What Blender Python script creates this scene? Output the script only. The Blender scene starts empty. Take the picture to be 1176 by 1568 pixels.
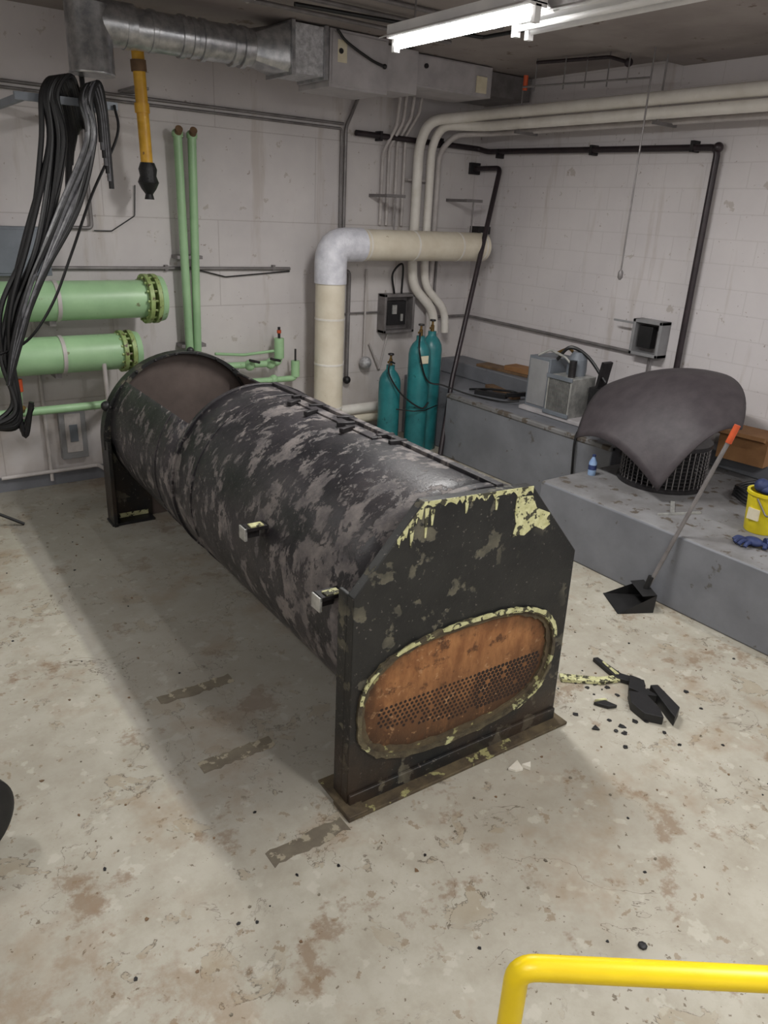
import bpy, bmesh, math, random
from mathutils import Vector, Matrix
from mathutils.geometry import tessellate_polygon
random.seed(4)
sc=bpy.context.scene
V=Vector
# ------------------------------------------------------------------ materials
def lin(c):
    return tuple(((x/255)/12.92 if x/255<=.04045 else ((x/255+.055)/1.055)**2.4) for x in c)+(1,)
class NT:
    def __init__(s,name):
        s.m=bpy.data.materials.new(name); s.m.use_nodes=True; s.t=s.m.node_tree; s.t.nodes.clear()
        s.out=s.n('ShaderNodeOutputMaterial'); s.b=s.n('ShaderNodeBsdfPrincipled'); s.l(s.b.outputs[0],s.out.inputs[0])
        s.tc=s.n('ShaderNodeTexCoord')
    def n(s,t,**k):
        n=s.t.nodes.new(t)
        for a,b in k.items(): setattr(n,a,b)
        return n
    def l(s,a,b): s.t.links.new(a,b)
    def mapping(s,scale=(1,1,1),rot=(0,0,0),loc=(0,0,0),src=None):
        m=s.n('ShaderNodeMapping'); m.inputs['Scale'].default_value=scale; m.inputs['Rotation'].default_value=rot; m.inputs['Location'].default_value=loc
        s.l(src or s.tc.outputs['Object'],m.inputs[0]); return m.outputs[0]
    def noise(s,scale,detail=4,rough=.55,vec=None,dist=0.0):
        n=s.n('ShaderNodeTexNoise'); n.inputs['Scale'].default_value=scale; n.inputs['Detail'].default_value=detail
        n.inputs['Roughness'].default_value=rough; n.inputs['Distortion'].default_value=dist
        s.l(vec if vec is not None else s.tc.outputs['Object'],n.inputs['Vector']); return n.outputs[0]
    def ramp(s,inp,a,b,va=0.,vb=1.):
        r=s.n('ShaderNodeMapRange'); r.inputs[1].default_value=a; r.inputs[2].default_value=b; r.inputs[3].default_value=va; r.inputs[4].default_value=vb
        s.l(inp,r.inputs[0]); return r.outputs[0]
    def math(s,op,a,b):
        m=s.n('ShaderNodeMath',operation=op)
        for i,x in enumerate((a,b)):
            if isinstance(x,(int,float)): m.inputs[i].default_value=x
            else: s.l(x,m.inputs[i])
        return m.outputs[0]
    def mix(s,f,a,b):
        m=s.n('ShaderNodeMix',data_type='RGBA')
        for i,x in ((0,f),(6,a),(7,b)):
            if isinstance(x,(int,float)): m.inputs[i].default_value=x
            elif isinstance(x,tuple): m.inputs[i].default_value=x
            else: s.l(x,m.inputs[i])
        return m.outputs[2]
    def sepxyz(s,src=None):
        x=s.n('ShaderNodeSeparateXYZ'); s.l(src or s.tc.outputs['Object'],x.inputs[0]); return x.outputs
    def bump(s,h,st=.3,d=.01):
        b=s.n('ShaderNodeBump'); b.inputs['Strength'].default_value=st; b.inputs['Distance'].default_value=d
        s.l(h,b.inputs['Height']); s.l(b.outputs[0],s.b.inputs['Normal'])
    def fin(s,col,rough=.6,metal=0.,spec=.5):
        if isinstance(col,tuple): s.b.inputs['Base Color'].default_value=col
        else: s.l(col,s.b.inputs['Base Color'])
        if isinstance(rough,(int,float)): s.b.inputs['Roughness'].default_value=rough
        else: s.l(rough,s.b.inputs['Roughness'])
        s.b.inputs['Metallic'].default_value=metal
        s.b.inputs['Specular IOR Level'].default_value=spec
        return s.m
def pm(name,c1,c2=None,scale=6,rough=.55,metal=0.,bump=0.,chip=None,cscale=14,cth=.62):
    t=NT(name)
    if c2 is None: c2=tuple(int(x*.85) for x in c1)
    f=t.ramp(t.noise(scale,5,.6),.35,.65)
    col=t.mix(f,lin(c1),lin(c2))
    if chip:
        g=t.ramp(t.noise(cscale,5,.6),cth,cth+.03); col=t.mix(g,col,lin(chip))
    if bump: t.bump(t.noise(scale*6,4),bump,.01)
    return t.fin(col,rough,metal)

def floor_mat():
    t=NT('floor_concrete')
    x,y,z=t.sepxyz()
    big=t.ramp(t.noise(.9,4,.6),.35,.65)
    col=t.mix(big,lin((178,174,162)),lin((160,155,143)))
    mid=t.ramp(t.noise(6,6,.7),.42,.70)
    col=t.mix(t.math('MULTIPLY',mid,.5),col,lin((142,134,118)))
    msk=t.ramp(t.noise(.8,3,.5,vec=t.mapping(loc=(3,7,0))),.40,.50)
    n1=t.noise(4.4,6,.62,dist=.5)
    patch=t.ramp(n1,.595,.607); edge=t.math('SUBTRACT',t.ramp(n1,.580,.595),patch)
    patch=t.math('MULTIPLY',patch,msk); edge=t.math('MULTIPLY',edge,t.math('MULTIPLY',msk,t.ramp(t.noise(20,3),.46,.54)))
    col=t.mix(t.math('MULTIPLY',patch,.45),col,lin((150,136,112)))
    col=t.mix(t.math('MULTIPLY',edge,.85),col,lin((84,74,60)))
    n2=t.noise(11,5,.62); sm=t.ramp(n2,.635,.65)
    col=t.mix(t.math('MULTIPLY',sm,.6),col,lin((130,112,88)))
    n3=t.noise(28,3,.6); col=t.mix(t.math('MULTIPLY',t.ramp(n3,.67,.69),.75),col,lin((92,80,64)))
    n4=t.noise(9,4,.5,vec=t.mapping(loc=(5,1,2))); col=t.mix(t.math('MULTIPLY',t.ramp(n4,.62,.66),.35),col,lin((198,195,184)))
    wv=t.noise(1.7,6,.6,vec=t.mapping(loc=(8,3,0)),dist=.6); cr=t.math('ABSOLUTE',t.math('SUBTRACT',wv,.5),0)
    col=t.mix(t.math('MULTIPLY',t.math('MULTIPLY',t.ramp(cr,.0035,.001),.7),t.ramp(t.noise(1.1,2),.5,.56)),col,lin((86,76,62)))
    st=t.ramp(t.noise(1.6,5,.65,vec=t.mapping(loc=(11,2,0))),.54,.67)
    col=t.mix(t.math('MULTIPLY',st,.5),col,lin((138,112,82)))
    st=t.ramp(t.noise(2.6,6,.7,vec=t.mapping(loc=(1,22,0))),.585,.64)
    col=t.mix(t.math('MULTIPLY',st,.55),col,lin((116,88,60)))
    nl=t.math('MULTIPLY',t.ramp(x,.95,.45),t.ramp(y,2.6,1.6))
    st=t.math('MULTIPLY',nl,t.ramp(t.noise(4.2,6,.7,vec=t.mapping(loc=(4,9,0))),.48,.60))
    col=t.mix(t.math('MULTIPLY',st,.7),col,lin((128,96,62)))
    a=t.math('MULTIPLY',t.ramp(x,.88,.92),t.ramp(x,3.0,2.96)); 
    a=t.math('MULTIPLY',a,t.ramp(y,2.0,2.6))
    col=t.mix(t.math('MULTIPLY',a,.45),col,lin((102,99,97)))  # tank's cast shadow painted into the floor colour as a grey band
    t.bump(t.math('ADD',n2,t.math('MULTIPLY',patch,-.6)),.35,.005)
    return t.fin(col,t.ramp(t.noise(2,4),.3,.7,.5,.75),spec=.3)
def wall_mat(name,c1,c2,brick,axis):
    t=NT(name)
    x,y,z=t.sepxyz()
    f=t.ramp(t.noise(1.2,5,.6),.35,.7)
    col=t.mix(f,lin(c1),lin(c2))
    ch=t.ramp(t.noise(7,5,.65),.66,.68); col=t.mix(t.math('MULTIPLY',ch,.45),col,lin((150,138,124)))
    ch=t.ramp(t.noise(22,3,.6),.70,.72); col=t.mix(t.math('MULTIPLY',ch,.6),col,lin((120,104,88)))
    br=t.n('ShaderNodeTexBrick'); cb=t.n('ShaderNodeCombineXYZ'); t.l(x if axis=='x' else y,cb.inputs[0]); t.l(z,cb.inputs[1]); t.l(cb.outputs[0],br.inputs[0])
    br.inputs['Scale'].default_value=1; br.inputs['Brick Width'].default_value=brick[0]; br.inputs['Row Height'].default_value=brick[1]; br.inputs['Mortar Size'].default_value=brick[2]; br.inputs['Mortar Smooth'].default_value=.6
    br.inputs['Bias'].default_value=0
    col=t.mix(t.math('MULTIPLY',br.outputs['Fac'],brick[3]),col,lin((156,148,146)))
    lo=t.math('MULTIPLY',t.ramp(z,1.5,.2),t.ramp(t.noise(2.5,5),.4,.7)); col=t.mix(t.math('MULTIPLY',lo,.5),col,lin((156,140,120)))
    dr=t.math('MULTIPLY',t.ramp(t.noise(5,5,.6,vec=t.mapping(scale=(1,1,.12))),.60,.70),.3); col=t.mix(dr,col,lin((150,134,116)))
    t.bump(t.math('SUBTRACT',t.math('MULTIPLY',t.noise(60,3),.15),br.outputs['Fac']),.2,.004)
    return t.fin(col,.75,spec=.2)
M={}
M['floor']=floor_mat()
M['wallb']=wall_mat('painted_panel_wall',(206,201,200),(190,185,186),(2.1,.78,.006,.5),'x')
M['wallr']=wall_mat('painted_block_wall',(212,207,208),(202,197,199),(.40,.20,.006,.20),'y')
M['ceil']=pm('ceiling_concrete',(158,150,146),(136,127,124),1.2,.8,chip=(112,98,90),cscale=4,cth=.64,bump=.2)
M['grey']=pm('grey_floor_paint',(120,122,128),(104,106,112),2.5,.5,chip=(88,86,84),cscale=8,cth=.66,bump=.1)
M['greytop']=pm('grey_dusty_top',(130,130,132),(104,102,102),3,.6,chip=(84,76,68),cscale=9,cth=.58,bump=.15)
M['green']=pm('pale_green_paint',(160,196,152),(144,180,138),3,.4,chip=(122,132,98),cscale=14,cth=.69)
M['greenfl']=pm('green_flange_paint',(158,180,118),(130,146,86),12,.5,chip=(86,70,44),cscale=20,cth=.58)
M['yellowp']=pm('yellow_gas_pipe',(222,172,52),(196,146,42),8,.45,chip=(120,86,40),cscale=14,cth=.66)
M['tape']=pm('black_tape',(26,26,28),(16,16,18),20,.35,bump=.5)
M['galv']=pm('galvanised_steel',(194,194,196),(150,152,156),14,.28,.8,bump=.08)
M['galvd']=pm('grey_sheet_steel',(184,180,182),(164,160,162),5,.45,.1)
M['foil']=pm('crinkled_foil',(215,215,218),(170,170,174),30,.3,.6,bump=.6)
M['white']=pm('white_insulation_jacket',(230,226,220),(216,211,203),5,.5,chip=(184,175,158),cscale=10,cth=.72,bump=.1)
M['cream']=pm('cream_insulation_jacket',(222,214,197),(209,199,180),5,.5,chip=(170,154,128),cscale=12,cth=.68,bump=.1)
M['wrap']=pm('plastic_elbow_wrap',(226,226,234),(200,200,210),12,.35,bump=.5)
M['conduit']=pm('grey_conduit',(132,128,128),(108,104,104),8,.45,.3)
M['lconduit']=pm('light_painted_conduit',(192,186,184),(172,166,164),8,.5)
M['blackp']=pm('black_iron_pipe',(54,44,48),(38,32,36),12,.4,.2)
M['cable']=pm('black_cable_jacket',(22,22,24),(14,14,16),20,.4)
M['cableg']=pm('grey_cable_sheen',(104,104,108),(70,70,74),20,.35)
M['teal']=pm('teal_gas_cylinder_paint',(46,124,128),(34,102,108),5,.35,chip=(22,76,80),cscale=12,cth=.66)
M['brass']=pm('brass_valve',(150,120,70),(110,88,50),20,.35,.8)
M['darkst']=pm('dark_steel',(56,54,56),(40,38,40),14,.45,.5)
M['panel']=pm('grey_panel_enamel',(120,126,134),(104,110,118),4,.45,.1)
M['panell']=pm('light_grey_panel',(150,150,152),(134,134,136),4,.45,.1)
M['wood']=pm('weathered_wood',(120,94,68),(92,70,50),9,.7,bump=.3)
M['card']=pm('brown_cardboard',(150,110,72),(130,92,58),6,.8)
M['shroud']=pm('dark_fibre_sheet',(68,62,65),(56,50,54),10,.6,bump=.12)
M['yrail']=pm('yellow_safety_paint',(232,202,14),(220,188,12),4,.38,chip=(120,96,20),cscale=40,cth=.72)
M['ybucket']=pm('yellow_plastic',(228,212,34),(206,186,28),5,.4)
M['blue']=pm('blue_rubber_glove',(44,58,104),(30,42,80),10,.6,bump=.3)
M['rubber']=pm('black_rubber',(28,27,28),(18,18,19),14,.6)
M['redor']=pm('orange_red_paint',(200,84,40),(170,66,30),10,.5)
M['yresid']=pm('yellow_green_residue',(206,205,160),(170,168,120),22,.7,chip=(60,58,44),cscale=26,cth=.53,bump=.3)
M['rim']=pm('gasket_residue',(96,88,66),(62,54,42),14,.75,chip=(178,178,132),cscale=9,cth=.56,bump=.5)
M['rust']=pm('rusty_base_angle',(92,80,58),(60,50,38),10,.8,chip=(146,142,96),cscale=12,cth=.6,bump=.4)
M['hole']=pm('dark_tube_bore',(44,28,20),(26,17,13),6,.8)
M['inner']=pm('brown_grey_interior',(94,82,77),(74,64,60),3,.65,bump=.1)
M['black']=pm('black_fixture',(30,29,31),(20,20,22),10,.5)
M['alum']=pm('aluminium_fins',(196,196,192),(160,160,158),20,.4,.5)
M['label']=pm('white_label',(222,214,190),(206,196,170),10,.6)
M['fixt']=pm('white_fixture_enamel',(236,236,236),(220,220,222),4,.35)
M['plast']=pm('clear_blue_plastic',(150,176,206),(120,146,190),10,.2)
M['whitep']=pm('white_paper_scrap',(220,216,206),(200,194,180),10,.8)
M['stain']=pm('old_floor_residue',(112,104,90),(96,88,76),10,.8,chip=(150,142,124),cscale=14,cth=.54)

def tank_mat(name,vert=False):
    t=NT(name)
    if not vert:
        x,y,z=t.sepxyz(); an=t.math('MULTIPLY',t.math('ARCTAN2',x,t.math('SUBTRACT',z,.78)),.63)
        cb=t.n('ShaderNodeCombineXYZ'); t.l(an,cb.inputs[0]); t.l(y,cb.inputs[1])
        vec=t.mapping(scale=(.8,1.1,1),rot=(0,0,.5),src=cb.outputs[0])
        vec2=t.mapping(scale=(.75,1.2,1),rot=(0,0,-.5),src=cb.outputs[0])
        n=t.noise(6.0,8,.68,vec=vec,dist=.25); m=t.noise(11.,7,.65,vec=vec2,dist=.2)
        big=t.math('MULTIPLY',t.ramp(t.noise(1.1,3,.55,vec=cb.outputs[0]),.34,.60),t.ramp(y,3.4,.5,.35,1.2))
        thr=t.math('ADD',n,t.math('MULTIPLY',big,.10))
        p=t.math('MAXIMUM',t.ramp(thr,.595,.625),t.math('MULTIPLY',t.ramp(m,.545,.58),t.ramp(thr,.51,.54)))
        base=t.mix(t.ramp(t.noise(3,6,.65),.35,.65),lin((26,25,29)),lin((52,49,53)))
        pc=t.mix(t.ramp(t.noise(9,6,.7),.35,.65),lin((128,121,118)),lin((80,76,78)))
        veil=t.ramp(t.noise(2.2,6,.65,vec=vec),.48,.68); base=t.mix(t.math('MULTIPLY',veil,.4),base,lin((84,78,78)))
    else:
        n=t.noise(7.5,5,.55,dist=.15); p=t.math('MULTIPLY',t.ramp(n,.575,.60),t.ramp(t.noise(1.6,3,vec=t.mapping(loc=(3,2,5))),.34,.44))
        base=t.mix(t.ramp(t.noise(3,6,.65),.35,.65),lin((24,25,26)),lin((40,40,39)))
        pc=t.mix(t.ramp(t.noise(9,5,.65),.38,.62),lin((100,96,82)),lin((70,68,60)))
    col=t.mix(t.math('MULTIPLY',p,.9),base,pc)
    sc_=t.ramp(t.noise(46,3,.6),.65,.68); col=t.mix(t.math('MULTIPLY',sc_,.4),col,lin((140,132,126)))
    if vert:
        x,y,z=t.sepxyz(); r=t.math('MULTIPLY',t.ramp(z,.75,.1),t.ramp(t.noise(4,5),.4,.6))
        col=t.mix(t.math('MULTIPLY',r,.5),col,lin((66,50,36)))
    t.bump(t.math('ADD',t.math('MULTIPLY',p,-1.),t.math('MULTIPLY',t.noise(50,4,.7),.8)),.4,.005)
    return t.fin(col,t.ramp(p,0,1,.42,.65),spec=.4)
M['tank']=tank_mat('scraped_black_tank_paint'); M['tankv']=tank_mat('scraped_black_plate_paint',True)
def sheet_mat():
    t=NT('rusty_tube_sheet')
    f=t.noise(6,7,.68,vec=t.mapping(scale=(1.7,1,.6)))
    x,y,z=t.sepxyz()
    col=t.mix(t.ramp(f,.38,.62),lin((164,116,76)),lin((126,84,54)))
    col=t.mix(t.math('MULTIPLY',t.ramp(z,.60,.25),t.ramp(f,.20,.48)),col,lin((88,64,46)))
    col=t.mix(t.ramp(t.noise(14,6,.7),.55,.64),col,lin((94,64,44)))
    col=t.mix(t.math('MULTIPLY',t.ramp(t.noise(24,4,.6),.62,.66),.6),col,lin((178,140,104)))
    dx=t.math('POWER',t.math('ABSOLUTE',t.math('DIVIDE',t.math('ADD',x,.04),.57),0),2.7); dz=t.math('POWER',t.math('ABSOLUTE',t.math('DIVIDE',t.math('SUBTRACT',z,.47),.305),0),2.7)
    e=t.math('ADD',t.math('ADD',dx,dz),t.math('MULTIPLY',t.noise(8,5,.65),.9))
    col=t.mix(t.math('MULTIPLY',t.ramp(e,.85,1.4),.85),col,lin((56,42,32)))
    t.bump(t.noise(34,5,.7),.5,.006)
    return t.fin(col,.7,.1,spec=.25)
M['sheet']=sheet_mat()
def emis(name,c,s):
    t=NT(name); t.b.inputs['Emission Color'].default_value=c; t.b.inputs['Emission Strength'].default_value=s; return t.fin((.9,.9,.9,1),.4)
M['lamp']=emis('lit_fluorescent_tube',(1,.985,.955,1),30)
# ------------------------------------------------------------------ mesh builder
class B:
    def __init__(s,name,parent=None): s.name=name; s.bm=bmesh.new(); s.m=[]; s.parent=parent
    def mi(s,m):
        m=M[m]
        if m not in s.m: s.m.append(m)
        return s.m.index(m)
    def f(s,vs,mi):
        try: q=s.bm.faces.new(vs); q.material_index=mi; return q
        except ValueError: pass
    def box(s,x0,x1,y0,y1,z0,z1,mat,rz=0,rx=0,ry=0):
        mi=s.mi(mat); c=V(((x0+x1)/2,(y0+y1)/2,(z0+z1)/2)); R=Matrix.Rotation(rz,3,'Z')@Matrix.Rotation(ry,3,'Y')@Matrix.Rotation(rx,3,'X')
        v=[s.bm.verts.new(R@(V((x,y,z))-c)+c) for x in (x0,x1) for y in (y0,y1) for z in (z0,z1)]
        for a in ((0,1,3,2),(4,6,7,5),(0,4,5,1),(2,3,7,6),(0,2,6,4),(1,5,7,3)): s.f([v[i] for i in a],mi)
    def rings(s,rings,mi,cap=True,closed=True):
        vr=[[s.bm.verts.new(p) for p in r] for r in rings]
        n=len(vr[0])
        for a,b in zip(vr,vr[1:]):
            for i in range(n if closed else n-1):
                j=(i+1)%n; s.f([a[i],a[j],b[j],b[i]],mi)
        if cap:
            s.f(vr[0][::-1],mi); s.f(vr[-1],mi)
        return vr
    def frame(s,d):
        d=d.normalized(); a=V((0,0,1)) if abs(d.z)<.9 else V((1,0,0)); u=d.cross(a).normalized(); return u,d.cross(u).normalized()
    def lathe(s,p,d,prof,mat,seg=28,cap=True):
        p=V(p); d=V(d).normalized(); u,w=s.frame(d); mi=s.mi(mat)
        s.rings([[p+d*h+(u*math.cos(2*math.pi*i/seg)+w*math.sin(2*math.pi*i/seg))*max(r,1e-4) for i in range(seg)] for r,h in prof],mi,cap)
    def cyl(s,p0,p1,r,mat,r1=None,seg=24,cap=True):
        p0=V(p0);p1=V(p1); s.lathe(p0,p1-p0,[(r,0),(r if r1 is None else r1,(p1-p0).length)],mat,seg,cap)
    def tube(s,pts,r,mat,fil=None,seg=14):
        pts=[V(p) for p in pts]; fil=r*2.2 if fil is None else fil; P=[pts[0]]
        for a,b,c in zip(pts,pts[1:],pts[2:]):
            d1=(a-b);d2=(c-b); k=min(fil,d1.length*.49,d2.length*.49); e1=b+d1.normalized()*k; e2=b+d2.normalized()*k
            if k<1e-4: P.append(b); continue
            for i in range(7):
                q=i/6; P.append(e1*(1-q)**2+b*2*q*(1-q)+e2*q*q)
        P.append(pts[-1]); mi=s.mi(mat)
        d=(P[1]-P[0]).normalized(); u,w=s.frame(d); R=[]
        for i,p in enumerate(P):
            if i==0: t=(P[1]-P[0])
            elif i==len(P)-1: t=(P[-1]-P[-2])
            else: t=(P[i+1]-P[i]).normalized()+(P[i]-P[i-1]).normalized()
            t.normalize(); u=(u-t*u.dot(t)).normalized(); w=t.cross(u)
            R.append([p+(u*math.cos(2*math.pi*k/seg)+w*math.sin(2*math.pi*k/seg))*r for k in range(seg)])
        s.rings(R,mi)
    def spline(s,pts,r,mat,seg=8,n=8):
        pts=[V(p) for p in pts]; q=[pts[0]*2-pts[1]]+pts+[pts[-1]*2-pts[-2]]; P=[]
        for i in range(1,len(q)-2):
            for k in range(n):
                t=k/n; a,b,c,d=q[i-1:i+3]
                P.append(.5*((2*b)+(c-a)*t+(2*a-5*b+4*c-d)*t*t+(3*b-a-3*c+d)*t**3))
        P.append(pts[-1]); s.tube(P,r,mat,0,seg)
    def prism(s,loops,fn,a,b,mat,side=None):
        mi=s.mi(mat); ms=s.mi(side) if side else mi
        tri=tessellate_polygon([[V((p[0],p[1],0)) for p in l] for l in loops]); flat=[p for l in loops for p in l]
        A=[s.bm.verts.new(fn(p[0],p[1],a)) for p in flat]; Bv=[s.bm.verts.new(fn(p[0],p[1],b)) for p in flat]
        for t in tri: s.f([A[i] for i in t],mi); s.f([Bv[i] for i in reversed(t)],mi)
        o=0
        for l in loops:
            n=len(l)
            for i in range(n): j=(i+1)%n; s.f([A[o+i],A[o+j],Bv[o+j],Bv[o+i]],ms)
            o+=n
    def sphere(s,c,r,mat,seg=16,sc=(1,1,1)):
        c=V(c); mi=s.mi(mat)
        s.rings([[c+V((r*math.sin(a)*math.cos(b)*sc[0],r*math.sin(a)*math.sin(b)*sc[1],r*math.cos(a)*sc[2])) for b in [2*math.pi*i/seg for i in range(seg)]] for a in [max(.02,min(math.pi-.02,math.pi*k/10)) for k in range(11)]],mi)
    def done(s,bevel=0,solid=0,angle=35):
        bmesh.ops.recalc_face_normals(s.bm,faces=s.bm.faces[:])
        me=bpy.data.meshes.new(s.name); s.bm.to_mesh(me); s.bm.free()
        for m in s.m: me.materials.append(m)
        for p in me.polygons: p.use_smooth=True
        me.set_sharp_from_angle(angle=math.radians(angle))
        o=bpy.data.objects.new(s.name,me); sc.collection.objects.link(o)
        if s.parent: o.parent=s.parent
        if solid:
            k=o.modifiers.new('solid','SOLIDIFY'); k.thickness=abs(solid); k.offset=-1 if solid>0 else 1
        if bevel:
            k=o.modifiers.new('bevel','BEVEL'); k.width=bevel; k.segments=2; k.limit_method='ANGLE'; k.angle_limit=math.radians(40)
        return o
def empty(name,loc=(0,0,0),rz=0):
    e=bpy.data.objects.new(name,None); sc.collection.objects.link(e); e.location=loc; e.rotation_euler=(0,0,rz); return e
BWL=7.1; RWL=6.35; CEL=3.82       # room surfaces
BW=7.099; RW=6.349; CE=3.819      # things fixed to them stop 1 mm short
# ------------------------------------------------------------------ room
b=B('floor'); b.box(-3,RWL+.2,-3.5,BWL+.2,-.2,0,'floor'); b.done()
b=B('wall_back'); b.box(-3,RWL+.2,BWL,BWL+.2,0,CEL,'wallb'); b.done()
b=B('wall_right'); b.box(RWL,RWL+.2,-3.5,BWL,0,CEL,'wallr'); b.done()
b=B('wall_left'); b.box(-3.2,-3,-3.5,BWL+.2,0,CEL,'wallr'); b.done()
b=B('ceiling'); b.box(-3,RWL+.2,-3.5,BWL+.2,CEL,CEL+.2,'ceil'); b.done()
b=B('trim_ceiling_beam'); b.box(4.55,RW,-3.5,4.6,CEL-.06,CE,'ceil'); b.done(bevel=.01)
b=B('baseboard_back'); b.box(-3,5.24,BW-.02,BW,0.001,.13,'grey'); b.done()
b=B('concrete_plinth')
b.box(5.29,RW,3.9,6.12,0,.70,'grey'); b.box(5.45,RW,6.12,BW,0,.70,'grey'); b.box(5.28,5.34,3.9,6.12,.655,.703,'greytop')
b.box(6.0,RW,5.55,BW,.70,.87,'grey')
b.box(4.45,RW,-3.5,3.9,0,.54,'greytop'); b.box(4.442,4.47,-3.5,3.9,0,.535,'grey'); b.box(6.12,RW,-3.5,3.9,.54,.69,'grey')
b.done(bevel=.012)
# ------------------------------------------------------------------ steel tank
ang=-math.atan((2.27-2.165)/3.79)
tank=empty('steel_tank',(2.165,2.18,0),ang)
L=3.79; zc=.78; R=.615; a0,a1=math.radians(140),math.radians(400)
y_open=2.30
b=B('shell',tank); mi=b.mi('tank'); N=96
def ringpt(a,y,r=R): return V((r*math.cos(a),y,zc+r*math.sin(a)))
ys=[.03+(y_open-.03)*i/10 for i in range(11)]
b.rings([[ringpt(2*math.pi*i/N,y) for i in range(N)] for y in ys],mi,cap=False)
ys=[y_open+(L-y_open)*i/6 for i in range(7)]
b.rings([[ringpt(a0+(a1-a0)*i/70,y) for i in range(71)] for y in ys],mi,cap=False,closed=False)
b.done(solid=.02)
b=B('shell_interior',tank)
b.rings([[ringpt(a0+(a1-a0)*i/70,y,R-.022) for i in range(71)] for y in (.05,L)],b.mi('inner'),cap=False,closed=False); b.done()
b=B('weld_bands',tank)
def band(y,w,h,s,e,mat='tank'):
    n=70; mi=b.mi(mat)
    b.rings([[ringpt(s+(e-s)*i/n,yy,rr) for i in range(n+1)] for yy,rr in ((y,R-.005),(y,R+h),(y+w,R+h),(y+w,R-.005))],mi,cap=False,closed=False)
band(2.26,.035,.014,0,2*math.pi); band(1.95,.02,.007,0,2*math.pi); band(2.62,.02,.006,a0,a1); band(.06,.05,.012,0,2*math.pi)
for y0,y1,a,w,h in ((.05,2.28,80,.020,.022),(.9,1.75,88,.03,.010)):
    c=ringpt(math.radians(a),0,R+h/2); b.box(c.x-w,c.x+w,y0,y1,c.z-h,c.z+h/2,'tank')
for i in range(9):
    y=.8+.13*i+random.uniform(-.03,.03); c=ringpt(math.radians(random.uniform(80,96)),y,R+.01); b.box(c.x-.06,c.x+.04,y,y+.028,c.z-.012,c.z+.014,'darkst',rz=random.uniform(-.6,.6))
b.done(bevel=.003)
W=.665; WR=.61
oct_=[(-W,0),(WR+.02,0),(WR,1.0),(.265,1.39),(-.345,1.42),(-W,1.06)]
def obr(cx,cz,a,bb,n=2.7,k=64):
    o=[]
    for i in range(k):
        t=2*math.pi*i/k; c,s=math.cos(t),math.sin(t)
        o.append((cx+a*math.copysign(abs(c)**(2/n),c),cz+bb*math.copysign(abs(s)**(2/n),s)))
    return o
ocx,ocz=-.04,.47
fn=lambda u,v,w:V((u,w,v))
b=B('end_plate_near',tank)
b.prism([oct_,obr(ocx,ocz,.575,.31)],fn,0,.05,'tankv'); 
b.box(-W,-W+.02,.05,.12,0,1.06,'tankv'); b.box(WR-.02,WR,.05,.12,0,1.0,'tankv')
b.done(bevel=.004)
b=B('opening_rim',tank)
def wob(a,bb,k=96,am=.006):
    return [(x+random.uniform(-am,am),z+random.uniform(-am,am)) for x,z in obr(ocx,ocz,a,bb,k=k)]
b.prism([wob(.592,.327),wob(.570,.305,am=.002)],fn,-.012,.01,'rim'); 
b.prism([obr(ocx,ocz,.576,.311),wob(.544,.279,am=.006)],fn,.006,.02,'rust')
# pale gasket remains along parts of the rim
def arcres(d0,d1,ri,ro):
    k=int((d1-d0)/3); o=[];i_=[]
    for q in range(k+1):
        t=math.radians(d0+(d1-d0)*q/k); c,s=math.cos(t),math.sin(t)
        cx_=math.copysign(abs(c)**(2/2.7),c); sz_=math.copysign(abs(s)**(2/2.7),s); e=random.uniform(-.004,.004)
        o.append((ocx+(.585+ro+e)*cx_,ocz+(.32+ro+e)*sz_)); i_.append((ocx+(.585-ri+e)*cx_,ocz+(.32-ri-e)*sz_))
    b.prism([o+i_[::-1]],fn,-.016,-.010,'yresid')
arcres(8,100,.008,.013); arcres(112,128,.008,.010); arcres(140,172,.008,.008); arcres(-60,-30,.006,.006)
b.done()
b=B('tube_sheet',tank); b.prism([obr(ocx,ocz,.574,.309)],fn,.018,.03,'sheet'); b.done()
b=B('tube_holes',tank)
row=0; z=.262
while z<.475:
    x=-.50+(.0125 if row%2 else 0)
    while x<.47:
        q_=(abs(x-ocx)/.53)**2.7+(abs(z-ocz)/.27)**2.7
        up_=.475 if x<-.1 else .475-.02*(x+.1)
        lo_=.36-.11*min(1,(x+.5)/.45)
        if q_<1 and lo_<z<up_ and random.random()>.03:
            r_=.0085 if x<.05 else .0112
            b.lathe((x,.0176,z),(0,1,0),[(r_,0),(r_,.0004)],'hole',seg=8)
        x+=.0255
    z+=.0215; row+=1
b.done()
b=B('paint_residue',tank)
def jag(x0,z0,x1,z1,d0,d1,n=26):
    top=[(x0+(x1-x0)*i/n,z0+(z1-z0)*i/n) for i in range(n+1)]
    bot=[(p[0],p[1]-random.uniform(d0,d1)) for p in top]
    b.prism([top+bot[::-1]],fn,-.0025,.001,'yresid')
jag(-.345,1.42,.265,1.39,.008,.042,40); jag(-.47,1.279,-.345,1.415,.01,.06,14)
b.prism([[(.17,1.392),(.20,1.35),(.265,1.345),(.30,1.28),(.39,1.24),(.40,1.18),(.36,1.16),(.30,1.19),(.24,1.155),(.20,1.165),(.165,1.16),(.18,1.22),(.165,1.28)]],fn,-.003,.001,'yresid')
for x,z,h in ((-.33,1.39,.13),(-.30,1.38,.07),(.05,1.37,.06),(-.12,1.38,.05),(-.40,1.31,.08)): b.prism([[(x-.010,z),(x+.010,z),(x+.004,z-h),(x-.004,z-h)]],fn,-.003,.001,'yresid')
b.done()
b=B('base_angle_near',tank); b.box(-.70,.66,-.08,.06,0,.018,'rust'); b.box(-.66,.62,-.018,-.001,.0,.08,'tankv'); b.box(-.70,-.60,-.08,.2,.018,.03,'rust'); b.done(bevel=.004)
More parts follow.
